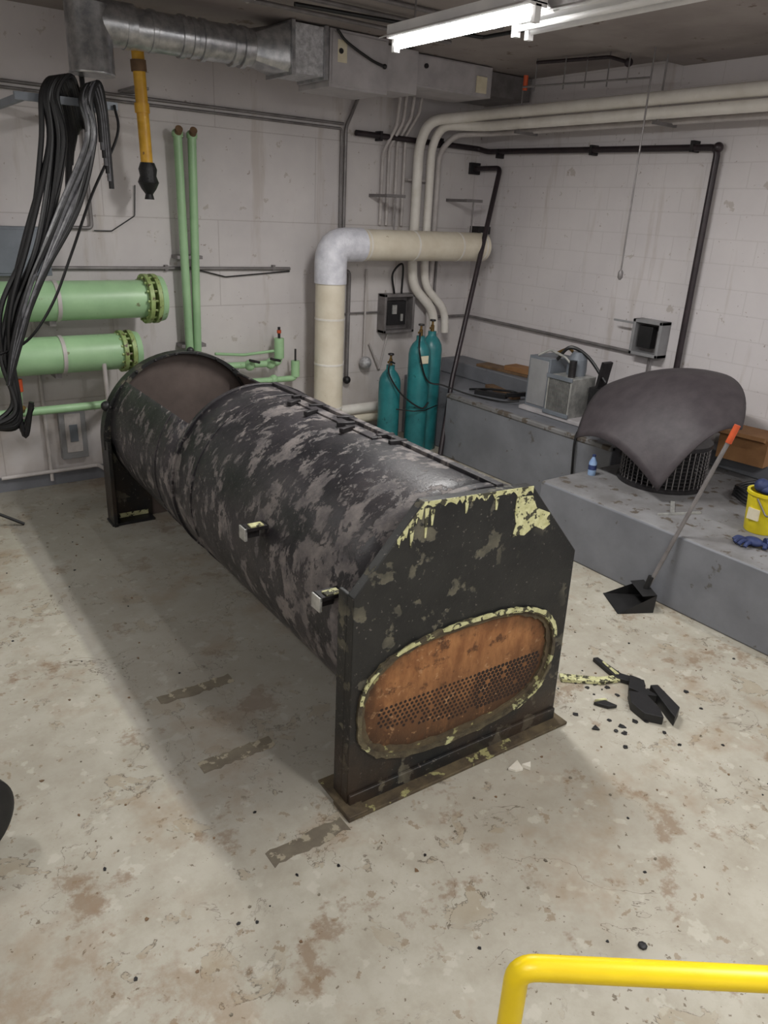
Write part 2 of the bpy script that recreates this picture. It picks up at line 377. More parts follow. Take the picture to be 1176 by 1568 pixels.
arc=[(.665*math.cos(math.radians(a)),.70+.665*math.sin(math.radians(a))) for a in range(-5,186,5)]
b=B('end_plate_far',tank); b.prism([[(W,0)]+arc+[(-W,0)]],fn,L-.01,L+.03,'inner','tankv'); b.prism([[(-W,0),(-W+.36,0),(-W+.36,.5),(-W,.7)]],fn,L-.02,L-.01,'tankv')
arc_o=[(.675*math.cos(math.radians(a)),.70+.675*math.sin(math.radians(a))) for a in range(-5,186,5)]; arc_i=[(.615*math.cos(math.radians(a)),.70+.655*math.sin(math.radians(a))) for a in range(-5,186,5)]
b.prism([arc_o+arc_i[::-1]],fn,L-.10,L-.01,'tankv'); b.box(-W,-W+.03,L-.16,L+.03,0,.72,'tankv'); b.box(W-.05,W,L-.16,L+.03,0,.72,'tankv')
b.box(-W-.01,-W+.34,L-.14,L+.03,0,.02,'black'); b.box(-W+.08,-W+.32,L-.026,L-.021,.02,.06,'yresid'); b.box(W-.3,W+.03,L-.2,L+.05,0,.025,'rust')
b.sphere((.08,L-.05,1.37),.03,'black'); b.sphere((-.62,L-.05,.98),.04,'black')
for a in range(20,170,15): b.sphere((.66*math.cos(math.radians(a)),L-.103,.70+.66*math.sin(math.radians(a))),.012,'darkst',8)
b.done(bevel=.004)
b=B('side_lugs',tank)
for y,z in ((.99,1.0),(.24,.97)):
    b.box(-.70,-.575,y-.035,y+.035,z-.012,z+.008,'darkst'); b.box(-.705,-.69,y-.035,y+.035,z-.06,z+.008,'alum'); b.box(-.67,-.60,y-.036,y+.01,z+.008,z+.016,'yresid'); b.box(-.69,-.60,y+.02,y+.033,z-.07,z,'darkst')
b.sphere((-.40,.5,.31),.03,'darkst')
b.done(bevel=.002)
# ------------------------------------------------------------------ heat exchangers (green)
def hx(name,z,y,xe,r,fr,dbl):
    b=B(name); b.cyl((-1.2,y,z),(xe-.12,y,z),r,'green',seg=40)
    for k in range(dbl):
        x=xe-.13+k*.07
        b.cyl((x,y,z),(x+.035,y,z),fr,'greenfl',seg=40)
    b.lathe((xe-.02,y,z),(1,0,0),[(fr*.96,0),(fr*.9,.05),(fr*.3,.075)],'green',36)
    for i in range(14):
        t=2*math.pi*i/14; c=V((xe-.15,y+math.cos(t)*(fr-.025),z+math.sin(t)*(fr-.025))); b.cyl(c,c+V((.15,0,0)),.011,'greenfl',seg=6)
    for xs in (.2,1.45): b.box(xs,xs+.05,y-.02,BW,z-r-.04,z-r+.01,'conduit')
    b.cyl((1.5,y,z),(1.53,y,z),r+.008,'lconduit',seg=40)
    b.done()
hx('green_heat_exchanger',1.70,6.62,2.36,.155,.205,2)
hx('green_heat_exchanger',1.27,6.62,2.12,.15,.175,2)
b=B('green_header_pipe')
b.tube([(-1,6.7,.80),(1.85,6.7,.80),(2.05,6.9,.80),(2.25,6.95,.8)],.035,'green'); b.tube([(-1,6.75,.70),(1.2,6.75,.70)],.03,'green')
b.box(1.0,1.04,6.7,BW,.74,.77,'conduit')
b.cyl((1.18,6.7,.80),(1.18,6.62,.86),.018,'brass'); b.cyl((1.17,6.60,1.0),(1.17,6.60,1.1),.022,'redor')
b.tube([(1.17,6.6,1.0),(1.17,6.68,.82)],.012,'green')
b.done()
b=B('green_riser_pipes')
for x0,x1,zb in ((2.735,2.755,1.0),(2.865,2.83,1.1)):
    b.cyl((x1,6.95,zb),(x0,6.95,3.02),.038,'green'); b.lathe((x0,6.95,3.02),(0,0,1),[(.046,-.02),(.048,.02),(.03,.04)],'green'); b.cyl((x0,6.95,3.02),(x0-.01,6.88,3.06),.032,'wood')
b.box(2.68,2.92,6.95,BW,2.0,2.03,'conduit'); b.box(2.68,2.92,6.95,BW,1.2,1.23,'conduit'); b.tube([(2.755,6.95,1.02),(2.755,6.95,.8),(2.32,6.95,.8)],.036,'green')
b.done()
b=B('green_valve_piping')
b.tube([(2.92,6.95,1.0),(3.68,6.9,1.0),(3.68,6.9,1.24)],.033,'green',.05); b.cyl((3.68,6.9,1.05),(3.68,6.9,1.25),.05,'green'); b.cyl((3.68,6.9,1.25),(3.68,6.9,1.36),.014,'darkst'); b.cyl((3.68,6.9,1.30),(3.68,6.9,1.33),.022,'redor')
b.tube([(2.92,6.9,.84),(3.84,6.85,.84),(3.84,6.85,1.0)],.03,'green',.05); b.cyl((3.84,6.85,.86),(3.84,6.85,1.02),.045,'green'); b.cyl((3.84,6.85,1.02),(3.84,6.85,1.14),.01,'darkst')
for x in (3.35,3.58): b.sphere((x,6.9,1.0),.055,'green'); b.cyl((x,6.9,1.0),(x,6.82,1.05),.022,'green'); b.tube([(x-.05,6.80,1.07),(x+.06,6.80,1.04)],.013,'darkst')
b.sphere((3.6,6.87,.84),.05,'green'); b.tube([(3.0,6.93,1.13),(3.3,6.93,1.1),(3.66,6.93,1.12)],.014,'green')
b.box(3.2,3.23,6.9,BW,.96,.98,'conduit')
b.done()
b=B('yellow_gas_pipe'); b.cyl((2.34,6.7,CE),(2.365,6.7,2.72),.048,'yellowp'); b.cyl((2.352,6.7,3.2),(2.354,6.7,3.13),.058,'yellowp'); b.cyl((2.345,6.7,3.50),(2.348,6.7,3.42),.06,'wood')
b.lathe((2.368,6.7,2.77),(0,0,-1),[(.056,0),(.075,.05),(.066,.10),(.085,.15),(.06,.20),(.03,.24),(.04,.28)],'tape',14)
b.box(2.30,2.42,6.7,BW,3.30,3.32,'conduit')
b.done()
# ------------------------------------------------------------------ ductwork
DY=5.97
b=B('galvanised_duct')
b.lathe((1.80,DY+.1,3.27),(0,0,1),[(.15,0),(.155,.01),(.15,.02),(.15,.42)],'galv',32); b.tube([(1.80,DY+.1,3.5),(1.80,DY+.1,3.60),(2.1,DY+.1,3.60)],.14,'galv',.16,28)
b.cyl((1.95,DY+.1,3.59),(3.0,DY+.1,3.60),.128,'galv',seg=36)
for x,r in ((2.02,.142),(2.2,.136),(2.42,.14),(2.5,.136),(2.58,.14),(2.82,.142),(2.90,.142)): b.lathe((x,DY+.1,3.595),(1,0,0),[(.12,0),(r,.01),(r,.045),(.12,.055)],'galv',36)
n=32
def sq(t,hw,hz):
    c,s=math.cos(t),math.sin(t); k=max(abs(c)/hw,abs(s)/hz); return c/k,s/k
c0=[V((3.0,DY+.1+.13*math.cos(2*math.pi*i/n),3.60+.13*math.sin(2*math.pi*i/n))) for i in range(n)]
c1=[V((3.28,DY+.15+sq(2*math.pi*i/n+.001,.2,.17)[0],3.63+sq(2*math.pi*i/n+.001,.2,.17)[1])) for i in range(n)]
b.rings([c0,c1],b.mi('galv'))
b.box(3.28,3.58,DY-.05,DY+.35,3.46,3.80,'foil'); b.box(3.27,3.30,DY-.07,DY+.37,3.44,3.81,'galv'); b.box(3.56,3.60,DY-.07,DY+.37,3.44,3.81,'galv')
b.done(bevel=.003)
b=B('air_handler_box'); b.box(3.62,4.19,DY-.05,DY+.45,3.40,3.81,'galvd'); b.box(3.64,4.17,DY-.058,DY-.05,3.42,3.79,'galvd'); b.box(3.69,3.78,DY-.06,DY-.05,3.58,3.74,'label'); b.cyl((3.72,DY-.07,3.66),(3.72,DY-.05,3.66),.02,'darkst')
b.spline([(3.66,DY-.09,3.80),(3.75,DY-.1,3.72),(3.98,DY-.1,3.63),(4.12,DY-.09,3.60)],.012,'cable'); b.sphere((4.13,DY-.09,3.60),.02,'black')
b.box(4.19,4.62,DY+.1,DY+.45,3.46,3.80,'galvd')
b.done(bevel=.004)
b=B('air_handler_box'); b.box(4.63,5.62,6.2,6.75,3.55,3.81,'galvd'); b.box(4.66,5.4,6.19,6.2,3.57,3.80,'galvd'); b.box(5.42,5.55,6.185,6.2,3.58,3.72,'label'); b.cyl((4.8,6.17,3.72),(4.8,6.2,3.72),.02,'darkst'); b.done(bevel=.004)
b=B('overhead_duct'); b.box(5.63,6.3,6.35,7.0,3.6,3.81,'conduit'); b.done(bevel=.004)
# ------------------------------------------------------------------ cables on strut
b=B('hanging_cable_bundle')
b.box(1.28,1.96,6.08,6.12,3.07,3.12,'panel'); b.box(1.32,1.35,6.12,BW,3.07,3.12,'panel'); b.box(1.88,1.91,6.12,BW,3.07,3.12,'panel')
rj=lambda a:random.uniform(-a,a)
for i in range(9):
    o=i*.024; j=[rj(.035) for _ in range(12)]
    b.spline([(1.60+o*.9,6.25,2.5+.1*i),(1.62+o*.7,6.16,2.95),(1.55+o*.6,6.08,3.21+.004*i),(1.44+o*.5,6.02,3.12),(1.40+o*.8+j[0],6.0+j[1],2.8),(1.22+o*.8+j[2],6.0+j[3],2.2),(1.04+o*.5+j[4],6.0+j[5],1.75),(.98+o*.3+j[6],6.0,1.4),(1.0+o*.25,5.98+j[7],1.05-.03*i),(1.12,5.96,.90+.02*i) if i>5 else (.8,5.96,.9)],.019,'cable')
for i in range(7):
    o=i*.026; j=[rj(.035) for _ in range(12)]
    b.spline([(1.80+o*.3,6.0,2.85-.05*i),(1.80+o*.3,6.01,3.05),(1.76+o*.4,6.03,3.20+.004*i),(1.68+o*.4,5.98,3.1),(1.66+o*.5+j[0],5.96+j[1],2.85),(1.48+o*.5+j[2],5.96,2.4),(1.2+o*.4+j[4],5.96,1.9),(1.05+o*.3,5.95,1.5),(.98,5.94,1.2)],.019,'cableg' if i%2==1 else 'cable')
b.spline([(1.93,6.06,3.1),(1.92,6.02,2.9),(1.70,6.0,2.5),(1.52,6.0,2.1),(1.35,6.0,1.75),(1.15,6.0,1.5),(.9,5.98,1.4)],.010,'cable')
b.done()
# ------------------------------------------------------------------ panels on back wall
b=B('electrical_panel'); b.box(.9,1.60,BW-.12,BW,1.86,2.24,'panel'); b.box(.92,1.58,BW-.128,BW-.12,1.88,2.22,'panel'); b.cyl((1.52,BW-.14,2.05),(1.52,BW-.12,2.05),.02,'darkst'); b.done(bevel=.004)
b=B('breaker_panel'); b.box(1.53,1.76,BW-.06,BW,.24,.72,'panell'); b.box(1.575,1.715,BW-.066,BW-.06,.30,.66,'lconduit'); b.box(1.61,1.68,BW-.075,BW-.066,.40,.56,'panel'); b.done(bevel=.004)
b=B('disconnect_box'); b.box(5.02,5.44,BW-.02,BW,1.22,1.64,'conduit')
for a in ((5.02,5.05,1.22,1.64),(5.41,5.44,1.22,1.64),(5.02,5.44,1.22,1.25),(5.02,5.44,1.61,1.64)): b.box(a[0],a[1],BW-.14,BW-.02,a[2],a[3],'conduit')
b.box(5.10,5.36,BW-.08,BW-.02,1.30,1.56,'black'); b.box(5.16,5.22,BW-.1,BW-.08,1.42,1.52,'alum'); b.box(5.28,5.31,BW-.1,BW-.08,1.34,1.42,'alum')
b.spline([(5.2,BW-.06,1.64),(5.15,BW-.08,1.85),(5.28,BW-.08,1.95),(5.3,BW-.06,1.64)],.012,'cable'); b.done(bevel=.003)
b=B('junction_box'); b.box(RW-.14,RW,4.26,4.29,1.33,1.66,'panell'); b.box(RW-.14,RW,4.55,4.58,1.33,1.66,'panell'); b.box(RW-.14,RW,4.26,4.58,1.33,1.36,'panell'); b.box(RW-.14,RW,4.26,4.58,1.63,1.66,'panell'); b.box(RW-.02,RW,4.28,4.56,1.35,1.65,'conduit')
b.box(RW-.1,RW-.02,4.38,4.53,1.40,1.60,'black'); b.box(RW-.15,RW-.14,4.57,4.80,1.61,1.63,'panell'); b.tube([(RW-.05,4.4,1.34),(RW-.05,4.4,1.05),(RW-.05,4.3,.9)],.012,'conduit'); b.done(bevel=.003)
# ------------------------------------------------------------------ big insulated pipe
b=B('insulated_steam_pipe'); py=6.65
b.tube([(4.12,py,0),(4.12,py,1.87)],.148,'cream',seg=32); b.tube([(4.12,py,1.80),(4.12,py,2.165),(4.47,py,2.165)],.16,'wrap',.24,32); b.tube([(4.45,py,2.165),(6.10,py,2.165)],.15,'cream',seg=32)
for x in (4.5,5.1,5.7,6.04): b.cyl((x,py,2.165),(x+.02,py,2.165),.154,'white',seg=32)
for z in (1.45,1.0,.55): b.cyl((4.12,py,z),(4.12,py,z+.02),.152,'white',seg=32)
b.cyl((6.095,py,2.165),(6.11,py,2.165),.13,'darkst'); b.box(6.0,6.18,py-.02,py+.12,2.30,2.38,'darkst')
for x in (4.85,5.9):
    b.cyl((x+.015,py,2.3),(x+.015,py,2.62),.008,'conduit'); b.box(x-.1,x+.13,py-.02,py+.02,2.62,2.65,'conduit'); b.box(x,x+.03,py,BW,2.62,2.65,'conduit')
b.done()
b=B('white_riser_pipes')
for x,o in ((5.36,0),(5.53,.10)):
    b.tube([(x+.35,6.93,1.2),(x+.33,6.93,1.45),(x+.03,6.95,1.72),(x,6.95,1.95),(x,6.95,3.15),(x+.08,6.9,3.38-o*.3),(5.85+o*0,6.5,3.45-o*1.1),(5.85,-2.5,3.45-o*1.1)],.052 if o==0 else .045,'white',.14,18)
b.tube([(5.66,6.98,1.0),(5.66,6.98,3.1),(5.8,6.9,3.28),(6.05,6.6,3.30),(6.05,-2.5,3.30)],.03,'lconduit',.1)
for y in (6.0,4.4,2.8,1.0,-1): b.cyl((5.85,y,3.28),(5.85,y,CE-.06),.008,'conduit'); b.box(5.80,6.10,y-.015,y+.015,3.255,3.28,'conduit')
b.box(5.28,5.72,7.0,BW,2.8,2.82,'lconduit')
b.done()
b=B('small_white_risers')
for x in (4.98,5.06,5.16,5.26): b.tube([(x,7.06,2.35),(x,7.06,3.05+(x-4.98)*.6),(x+.1,6.98,3.3+(x-4.98)*.5),(x+.1,6.9,3.81)],.018,'lconduit')
b.done()
b=B('condensate_pipes')
b.tube([(4.32,6.95,2.0),(4.32,6.95,.5),(4.22,6.95,.35),(4.22,6.95,0)],.038,'cream',.1); b.tube([(4.30,6.9,.42),(5.2,6.9,.42)],.055,'white'); b.tube([(4.25,6.9,.30),(4.6,6.9,.30),(5.2,6.95,.30)],.05,'cream'); b.sphere((4.36,6.88,.36),.075,'white'); b.sphere((4.46,6.86,.30),.065,'cream')
b.tube([(4.40,7.05,1.88),(4.60,7.05,1.88),(4.60,7.05,.75)],.022,'conduit'); b.sphere((4.60,7.04,.72),.045,'black'); b.sphere((4.36,6.95,1.32),.05,'white')
b.tube([(4.83,7.06,1.9),(4.83,7.06,1.1),(4.83,7.06,.95)],.012,'lconduit'); b.sphere((4.83,7.02,.9),.07,'foil')
b.tube([(4.35,7.07,1.44),(5.0,7.07,1.44)],.010,'conduit'); b.tube([(4.9,7.06,1.1),(5.05,7.06,.8),(5.15,7.06,1.2)],.010,'lconduit')
b.done()
# ------------------------------------------------------------------ conduits
b=B('electrical_conduit')
b.tube([(-1,7.075,1.925),(3.9,7.075,1.905)],.016,'conduit')
for x in (1.5,2.6,3.7): b.box(x,x+.03,7.06,BW,1.89,1.94,'conduit')
b.tube([(2.9,7.08,1.9),(3.2,7.08,1.83),(3.9,7.08,1.88)],.006,'cable'); b.tube([(1.42,7.06,1.9),(1.42,7.06,.05)],.016,'lconduit')
b.done()
b=B('electrical_conduit')
b.tube([(1.0,7.075,3.285),(4.50,7.075,3.27)],.013,'conduit'); b.tube([(1.0,7.075,3.24),(4.48,7.075,3.225),(4.48,7.075,2.3)],.012,'conduit')
b.tube([(4.52,7.06,1.95),(4.52,7.06,3.24),(4.66,7.04,3.55),(4.66,7.04,3.81)],.018,'conduit')
b.done()
b=B('electrical_conduit')
b.tube([(1.62,7.07,2.24),(1.98,7.07,2.24),(1.98,7.07,3.06),(1.9,7.07,3.15)],.016,'conduit')
b.tube([(.9,7.07,3.0),(1.05,7.07,3.25),(1.15,7.07,3.6),(1.3,7.07,3.79)],.018,'conduit')
b.tube([(2.38,7.08,2.60),(2.36,7.08,2.35),(2.15,7.08,2.22),(2.0,7.08,2.22)],.005,'cable'); b.done()
b=B('electrical_conduit'); b.tube([(1.82,6.5,1.2),(1.84,6.5,.2),(1.84,7.05,.14),(1.0,7.05,.14)],.018,'lconduit'); b.done()
b=B('electrical_conduit'); b.tube([(5.75,7.06,1.36),(6.31,7.06,1.36),(6.31,6.9,1.36),(6.31,4.60,1.33)],.016,'conduit'); b.tube([(5.8,7.07,1.42),(5.8,7.07,2.0)],.014,'conduit'); b.done()
b=B('perforated_strut'); b.box(1.15,1.20,7.06,BW,2.3,2.95,'darkst')
for i in range(10): b.box(1.165,1.185,7.055,7.06,2.34+.06*i,2.37+.06*i,'lconduit')
b.done()
b=B('black_iron_pipe_run')
b.tube([(4.62,7.03,3.20),(6.27,7.03,3.18),(6.28,6.9,3.15),(6.28,4.08,3.11),(6.28,4.08,.71)],.028,'blackp',.07,16)
for x in (4.9,5.7): b.box(x,x+.03,7.0,BW,3.15,3.24,'darkst')
for y in (6.7,5.4,4.3): b.box(6.25,RW,y,y+.03,3.08,3.17,'darkst')
b.sphere((6.28,4.08,3.11),.042,'blackp')
b.done()
b=B('leaning_black_pipe'); b.tube([(6.27,7.09,2.98),(6.27,6.66,2.98),(5.47,6.26,.80),(5.22,6.07,.03)],.027,'blackp',.06,16); b.box(6.2,6.34,7.06,BW,2.92,3.04,'darkst'); b.done()
b=B('hanging_pull_rod'); b.cyl((5.55,4.3,CE-.06),(5.55,4.3,2.10),.007,'conduit',seg=8); b.lathe((5.55,4.3,2.12),(0,0,-1),[(.012,0),(.022,.02),(.022,.06),(.008,.08)],'conduit',12); b.done()
b=B('ceiling_hanger_rods')
for i,(x,y) in enumerate(((5.6,5.6),(5.65,5.3),(5.7,5.1),(5.75,4.9),(5.7,4.65))): b.cyl((x,y,CE),(x,y,3.56),.006,'conduit',seg=6)
b.cyl((5.55,5.7,3.6),(5.8,4.5,3.6),.008,'conduit',seg=8); b.sphere((5.75,4.7,3.72),.035,'blackp'); b.tube([(5.75,4.7,3.72),(5.75,4.9,3.78),(5.6,5.6,3.79)],.015,'blackp')
b.cyl((5.6,5.72,3.58),(5.6,5.72,3.70),.022,'redor',seg=12)
b.done()
b=B('overhead_conduits')
for y,z in ((5.2,3.79),(5.5,3.78),(4.9,3.8)): b.tube([(-2,y,z),(4.5,y,z)],.016,'conduit')
for x in (2.6,2.75,4.3): b.tube([(x,-2,3.79),(x,5.6,3.79)],.012,'lconduit')
b.tube([(2.9,5.2,3.74),(4.4,5.0,3.74),(4.5,3.6,3.74)],.014,'cable')
b.done()
# ------------------------------------------------------------------ lights
def fixture(x,y0,y1,z,lit=True,name='fluorescent_light_fixture',w=.06,power=0,top=CE):
    b=B(name); b.box(x-w,x+w,y0,y1,z+.05,z+.12,'fixt')
    b.prism([[(-w-.06,.04),(-w,.065),(w,.065),(w+.06,.04),(w+.06,.045),(w,.072),(-w,.072),(-w-.06,.045)]],lambda u,v,q:V((x+u,q,z+v)),y0,y1,'fixt')
    for k in ((0,) if lit else (-.05,.05)):
        b.cyl((x+k,y0+.03,z+.02),(x+k,y1-.03,z+.02),.026 if lit else .016,'lamp' if lit else 'fixt',seg=12)
        b.box(x+k-.02,x+k+.02,y0,y0+.03,z-.02,z+.06,'fixt'); b.box(x+k-.02,x+k+.02,y1-.03,y1,z-.02,z+.06,'fixt')
    for y in (y0+.2,y1-.2): b.cyl((x,y,z+.12),(x,y,top),.006,'conduit',seg=6)
    o=b.done()
    if power:
        l=bpy.data.lights.new('tube_light','AREA'); l.shape='RECTANGLE'; l.size=.10; l.size_y=y1-y0; l.energy=power; l.color=(1,.985,.955)
        lo=bpy.data.objects.new('tube_light',l); sc.collection.objects.link(lo); lo.location=(x,(y0+y1)/2,z-.03); lo.parent=o
    return o
fixture(3.17,3.20,4.42,3.43,power=86)
fixture(3.40,1.75,3.55,3.43,lit=False,w=.10)
fixture(2.1,-.9,.3,3.43,power=72)
fixture(-.6,4.2,5.4,3.43,power=38)  # unseen fixture, added to light the left floor and back wall
fixture(-.6,-.6,.6,3.43,power=34)  # unseen fixture, added as fill for the floor left of the tank
fixture(4.9,-.6,.6,3.43,power=48,top=CE-.06)  # unseen fixture, added on the camera side as general fill
# ------------------------------------------------------------------ gas cylinders
def gas(x,y,h,cap=True):
    b=B('gas_cylinder'); r=.118
    b.lathe((x,y,0),(0,0,1),[(r-.01,0),(r,.015),(r,h-.14),(r*.93,h-.09),(r*.72,h-.04),(r*.42,h),(.045,h+.01),(.045,h+.05)],'teal',36)
    b.lathe((x,y,h+.05),(0,0,1),[(.02,0),(.02,.06),(.012,.07),(.012,.11)],'brass',14); b.lathe((x,y,h+.155),(0,0,1),[(.03,0),(.034,.008),(.03,.018)],'darkst',16)
    b.cyl((x,y,h+.09),(x-.06,y-.04,h+.09),.013,'brass',seg=10)
    return b
b=gas(5.05,6.33,1.24); b.box(4.97,5.07,6.202,6.212,1.02,1.10,'label'); b.done()
b=gas(5.30,6.45,1.26); b.done()
b=gas(4.80,6.50,.92); b.spline([(4.80,6.43,1.0),(4.72,6.40,1.02),(4.7,6.38,.9),(4.8,6.28,.7),(5.0,6.19,.55),(5.1,6.19,.6)],.009,'cable'); b.done()
b=B('gas_hose'); b.spline([(4.99,6.27,1.33),(4.92,6.17,1.15),(5.05,6.18,.85),(5.2,6.10,.80),(5.3,6.0,.76),(5.42,5.85,.72),(5.52,5.5,.72),(5.6,5.35,.75)],.009,'cable'); 
b.tube([(4.80,6.36,.52),(4.92,6.21,.52),(5.06,6.19,.52),(5.32,6.31,.52)],.006,'cable'); b.done()
# ------------------------------------------------------------------ condensing unit on plinth
u=empty('condensing_unit',(5.75,4.86,.704),0); u.scale=(1,1,1.28)
b=B('base_tray',u); b.box(-.22,.22,-.45,.42,0,.03,'galvd'); b.done(bevel=.004)
b=B('control_cabinet',u); b.box(-.16,.2,.12,.40,.03,.42,'panel'); b.box(-.168,-.16,.14,.38,.05,.40,'panell'); b.done(bevel=.006)
b=B('condenser_coil',u); b.box(-.22,.12,-.22,.08,.03,.32,'alum')
for i in range(16): b.box(-.226,-.22,-.20+.0165*i,-.194+.0165*i,.05,.30,'darkst')
b.box(-.235,-.22,-.23,.09,.30,.33,'panel'); b.box(-.235,-.22,-.23,.09,.03,.06,'panel')
b.box(.0,.2,-.45,-.25,.03,.26,'black'); b.done(bevel=.003)
b=B('compressor',u); b.lathe((.02,-.05,.32),(0,0,1),[(.09,0),(.095,.03),(.09,.12),(.05,.17)],'panel',20); b.tube([(.02,-.05,.45),(.05,.1,.50),(.05,.25,.44)],.012,'brass'); b.spline([(-.1,.1,.42),(-.05,.0,.52),(.05,-.15,.46),(.1,-.35,.3)],.014,'cable'); b.cyl((-.12,-.12,.32),(-.12,-.12,.44),.035,'darkst'); b.tube([(-.15,.3,.43),(-.1,.2,.48),(-.1,.0,.45),(-.1,-.1,.40)],.01,'alum'); b.box(.05,.18,-.3,-.27,.03,.45,'darkst',rx=.2); b.done()
b=B('wood_offcuts'); b.box(6.06,6.26,5.75,6.5,.873,.90,'wood',rz=.1); b.box(5.80,5.90,5.55,6.15,.704,.74,'wood',rz=-.25); b.box(6.1,6.3,5.7,6.1,.901,.95,'card',rz=.1); b.done()
b=B('dark_steel_bracket_scrap'); b.box(5.60,5.67,5.62,5.98,.704,.75,'black',rz=.4); b.box(5.62,5.87,5.5,5.54,.75,.79,'black',rz=-.2); b.tube([(5.6,6.1,.72),(5.62,5.8,.78),(5.7,5.55,.80),(5.88,5.48,.74)],.012,'cable'); b.done()
b=B('loose_cable'); b.spline([(5.60,4.38,.75),(5.42,4.34,.720),(5.29,4.30,.725),(5.25,4.28,.6),(5.25,4.26,.3),(5.2,4.22,.015)],.012,'cable'); b.done()
b=B('aluminium_strip_scrap'); b.box(4.74,4.99,2.96,2.99,.541,.555,'alum',rz=.6); b.box(4.62,4.97,2.86,2.88,.541,.555,'alum',rz=-.4); b.done()
# ------------------------------------------------------------------ round fan cage with draped sheet
fx,fy=5.34,3.42
f_=empty('round_exhaust_fan',(0,0,0))
b=B('cage',f_); r=.33
for k in range(11): 
    z=.57+.03*k; b.lathe((fx,fy,z),(0,0,1),[(r-.006,0),(r+.004,.003),(r+.004,.010),(r-.006,.013)],'darkst',48,cap=False)
for k in range(44):
    t=2*math.pi*k/44; b.cyl((fx+r*math.cos(t),fy+r*math.sin(t),.545),(fx+r*math.cos(t),fy+r*math.sin(t),.89),.005,'conduit',seg=6)
b.lathe((fx,fy,.541),(0,0,1),[(r+.02,0),(r+.02,.03),(r-.03,.035)],'darkst',48); b.lathe((fx,fy,.88),(0,0,1),[(r+.01,0),(r+.01,.03)],'darkst',48); b.cyl((fx,fy,.57),(fx,fy,.88),.24,'black',seg=32); b.cyl((fx,fy,.91),(fx,fy,1.28),.05,'darkst',seg=16)
b.done()
b=B('curved_sheet_cover',f_)
G=[[V((4.85,3.12,.63)),V((4.82,3.62,1.04)),V((4.93,4.02,.80))],
   [V((5.02,2.90,1.24)),V((5.36,3.52,1.80)),V((5.45,4.36,1.30))],
   [V((5.42,2.88,1.10)),V((5.92,3.10,1.68)),V((5.85,4.12,1.16))]]
def bz(a,bb,c,t): return a*(1-t)**2+bb*2*t*(1-t)+c*t*t
n=24; vs=[[b.bm.verts.new(bz(*[bz(*G[i],v/n) for i in range(3)],u_/n)) for v in range(n+1)] for u_ in range(n+1)]; mi=b.mi('shroud')
for i in range(n):
    for j in range(n): b.f([vs[i][j],vs[i+1][j],vs[i+1][j+1],vs[i][j+1]],mi)
b.done(solid=.012,angle=60)
b=B('cardboard_box'); b.box(5.95,6.3,2.95,3.35,.691,.92,'card',rz=.1); b.box(5.9,5.96,2.95,3.35,.9,.93,'card',rz=.1,ry=.4); b.done()
b=B('black_cable_coil'); 
for k in range(4): b.spline([(5.60+.2*math.cos(t)*(1-.06*k),2.72+.18*math.sin(t),.575+.02*k+.015*math.sin(3*t)) for t in [i*2*math.pi/12 for i in range(13)]],.014,'cable')
b.done()
b=B('water_bottle'); b.lathe((4.93,3.80,.541),(0,0,1),[(.03,0),(.033,.01),(.033,.11),(.013,.15),(.013,.16)],'plast',18); b.cyl((4.93,3.8,.70),(4.93,3.8,.715),.015,'blue',seg=14); b.cyl((4.93,3.8,.59),(4.93,3.8,.63),.0345,'blue',seg=18); b.done()
b=B('yellow_bucket'); bx,by=5.05,2.40; b.lathe((bx,by,.541),(0,0,1),[(.10,0),(.105,.01),(.125,.27),(.135,.27),(.135,.29),(.115,.29),(.10,.05)],'ybucket',32); b.tube([(bx-.13,by,.80),(bx-.13,by-.08,.70),(bx-.04,by-.13,.68)],.006,'conduit')
b.box(bx-.122,bx-.10,by-.03,by+.05,.64,.72,'label'); b.done()
b=B('blue_rag'); b.sphere((bx,by,.85),.09,'blue',sc=(1,1,.5)); b.sphere((bx-.05,by+.03,.87),.05,'blue'); b.done()
b=B('blue_rubber_glove'); gx,gy=4.74,2.27
b.sphere((gx,gy,.572),.06,'blue',sc=(.8,1.1,.5))
for i,(dx,dy,l) in enumerate(((-.06,.0,.06),(-.055,.03,.075),(-.045,.055,.07),(-.02,.075,.06),(.0,-.06,.05))): b.spline([(gx+dx*.4,gy+dy*.8,.57),(gx+dx*1.3,gy+dy*1.3,.575),(gx+dx*1.3-l*.4,gy+dy*1.5,.556)],.014,'blue',n=4)
b.tube([(gx+.03,gy-.06,.576),(gx+.13,gy-.14,.576)],.035,'blue'); b.done()
# ------------------------------------------------------------------ dustpan
b=B('lobby_dustpan'); pa=-.55
def P(u,v,w): return V((4.25,2.78,.001))+V((math.cos(pa)*u-math.sin(pa)*v,math.sin(pa)*u+math.cos(pa)*v,w))
mi=b.mi('rubber')
def q(*p): b.f([b.bm.verts.new(P(*x)) for x in p],mi)
for w0 in (0,.006): q((-.14,-.15,w0),(.12,-.13,w0),(.12,.13,w0),(-.14,.15,w0))
q((.12,-.13,0),(.12,.13,0),(.13,.12,.13),(.13,-.12,.13)); q((.12,-.13,0),(.13,-.12,.13),(-.14,-.15,0)); q((.12,.13,0),(.13,.12,.13),(-.14,.15,0)); q((.13,-.12,.13),(.13,.12,.13),(.03,.12,.12),(.03,-.12,.12))
b.tube([P(.10,0,.10),(4.56,2.47,1.30)],.014,'conduit'); b.tube([(4.545,2.485,1.22),(4.568,2.463,1.34)],.02,'redor'); b.cyl(P(.09,0,.08),P(.115,-.01,.22),.020,'rubber')
b.done()
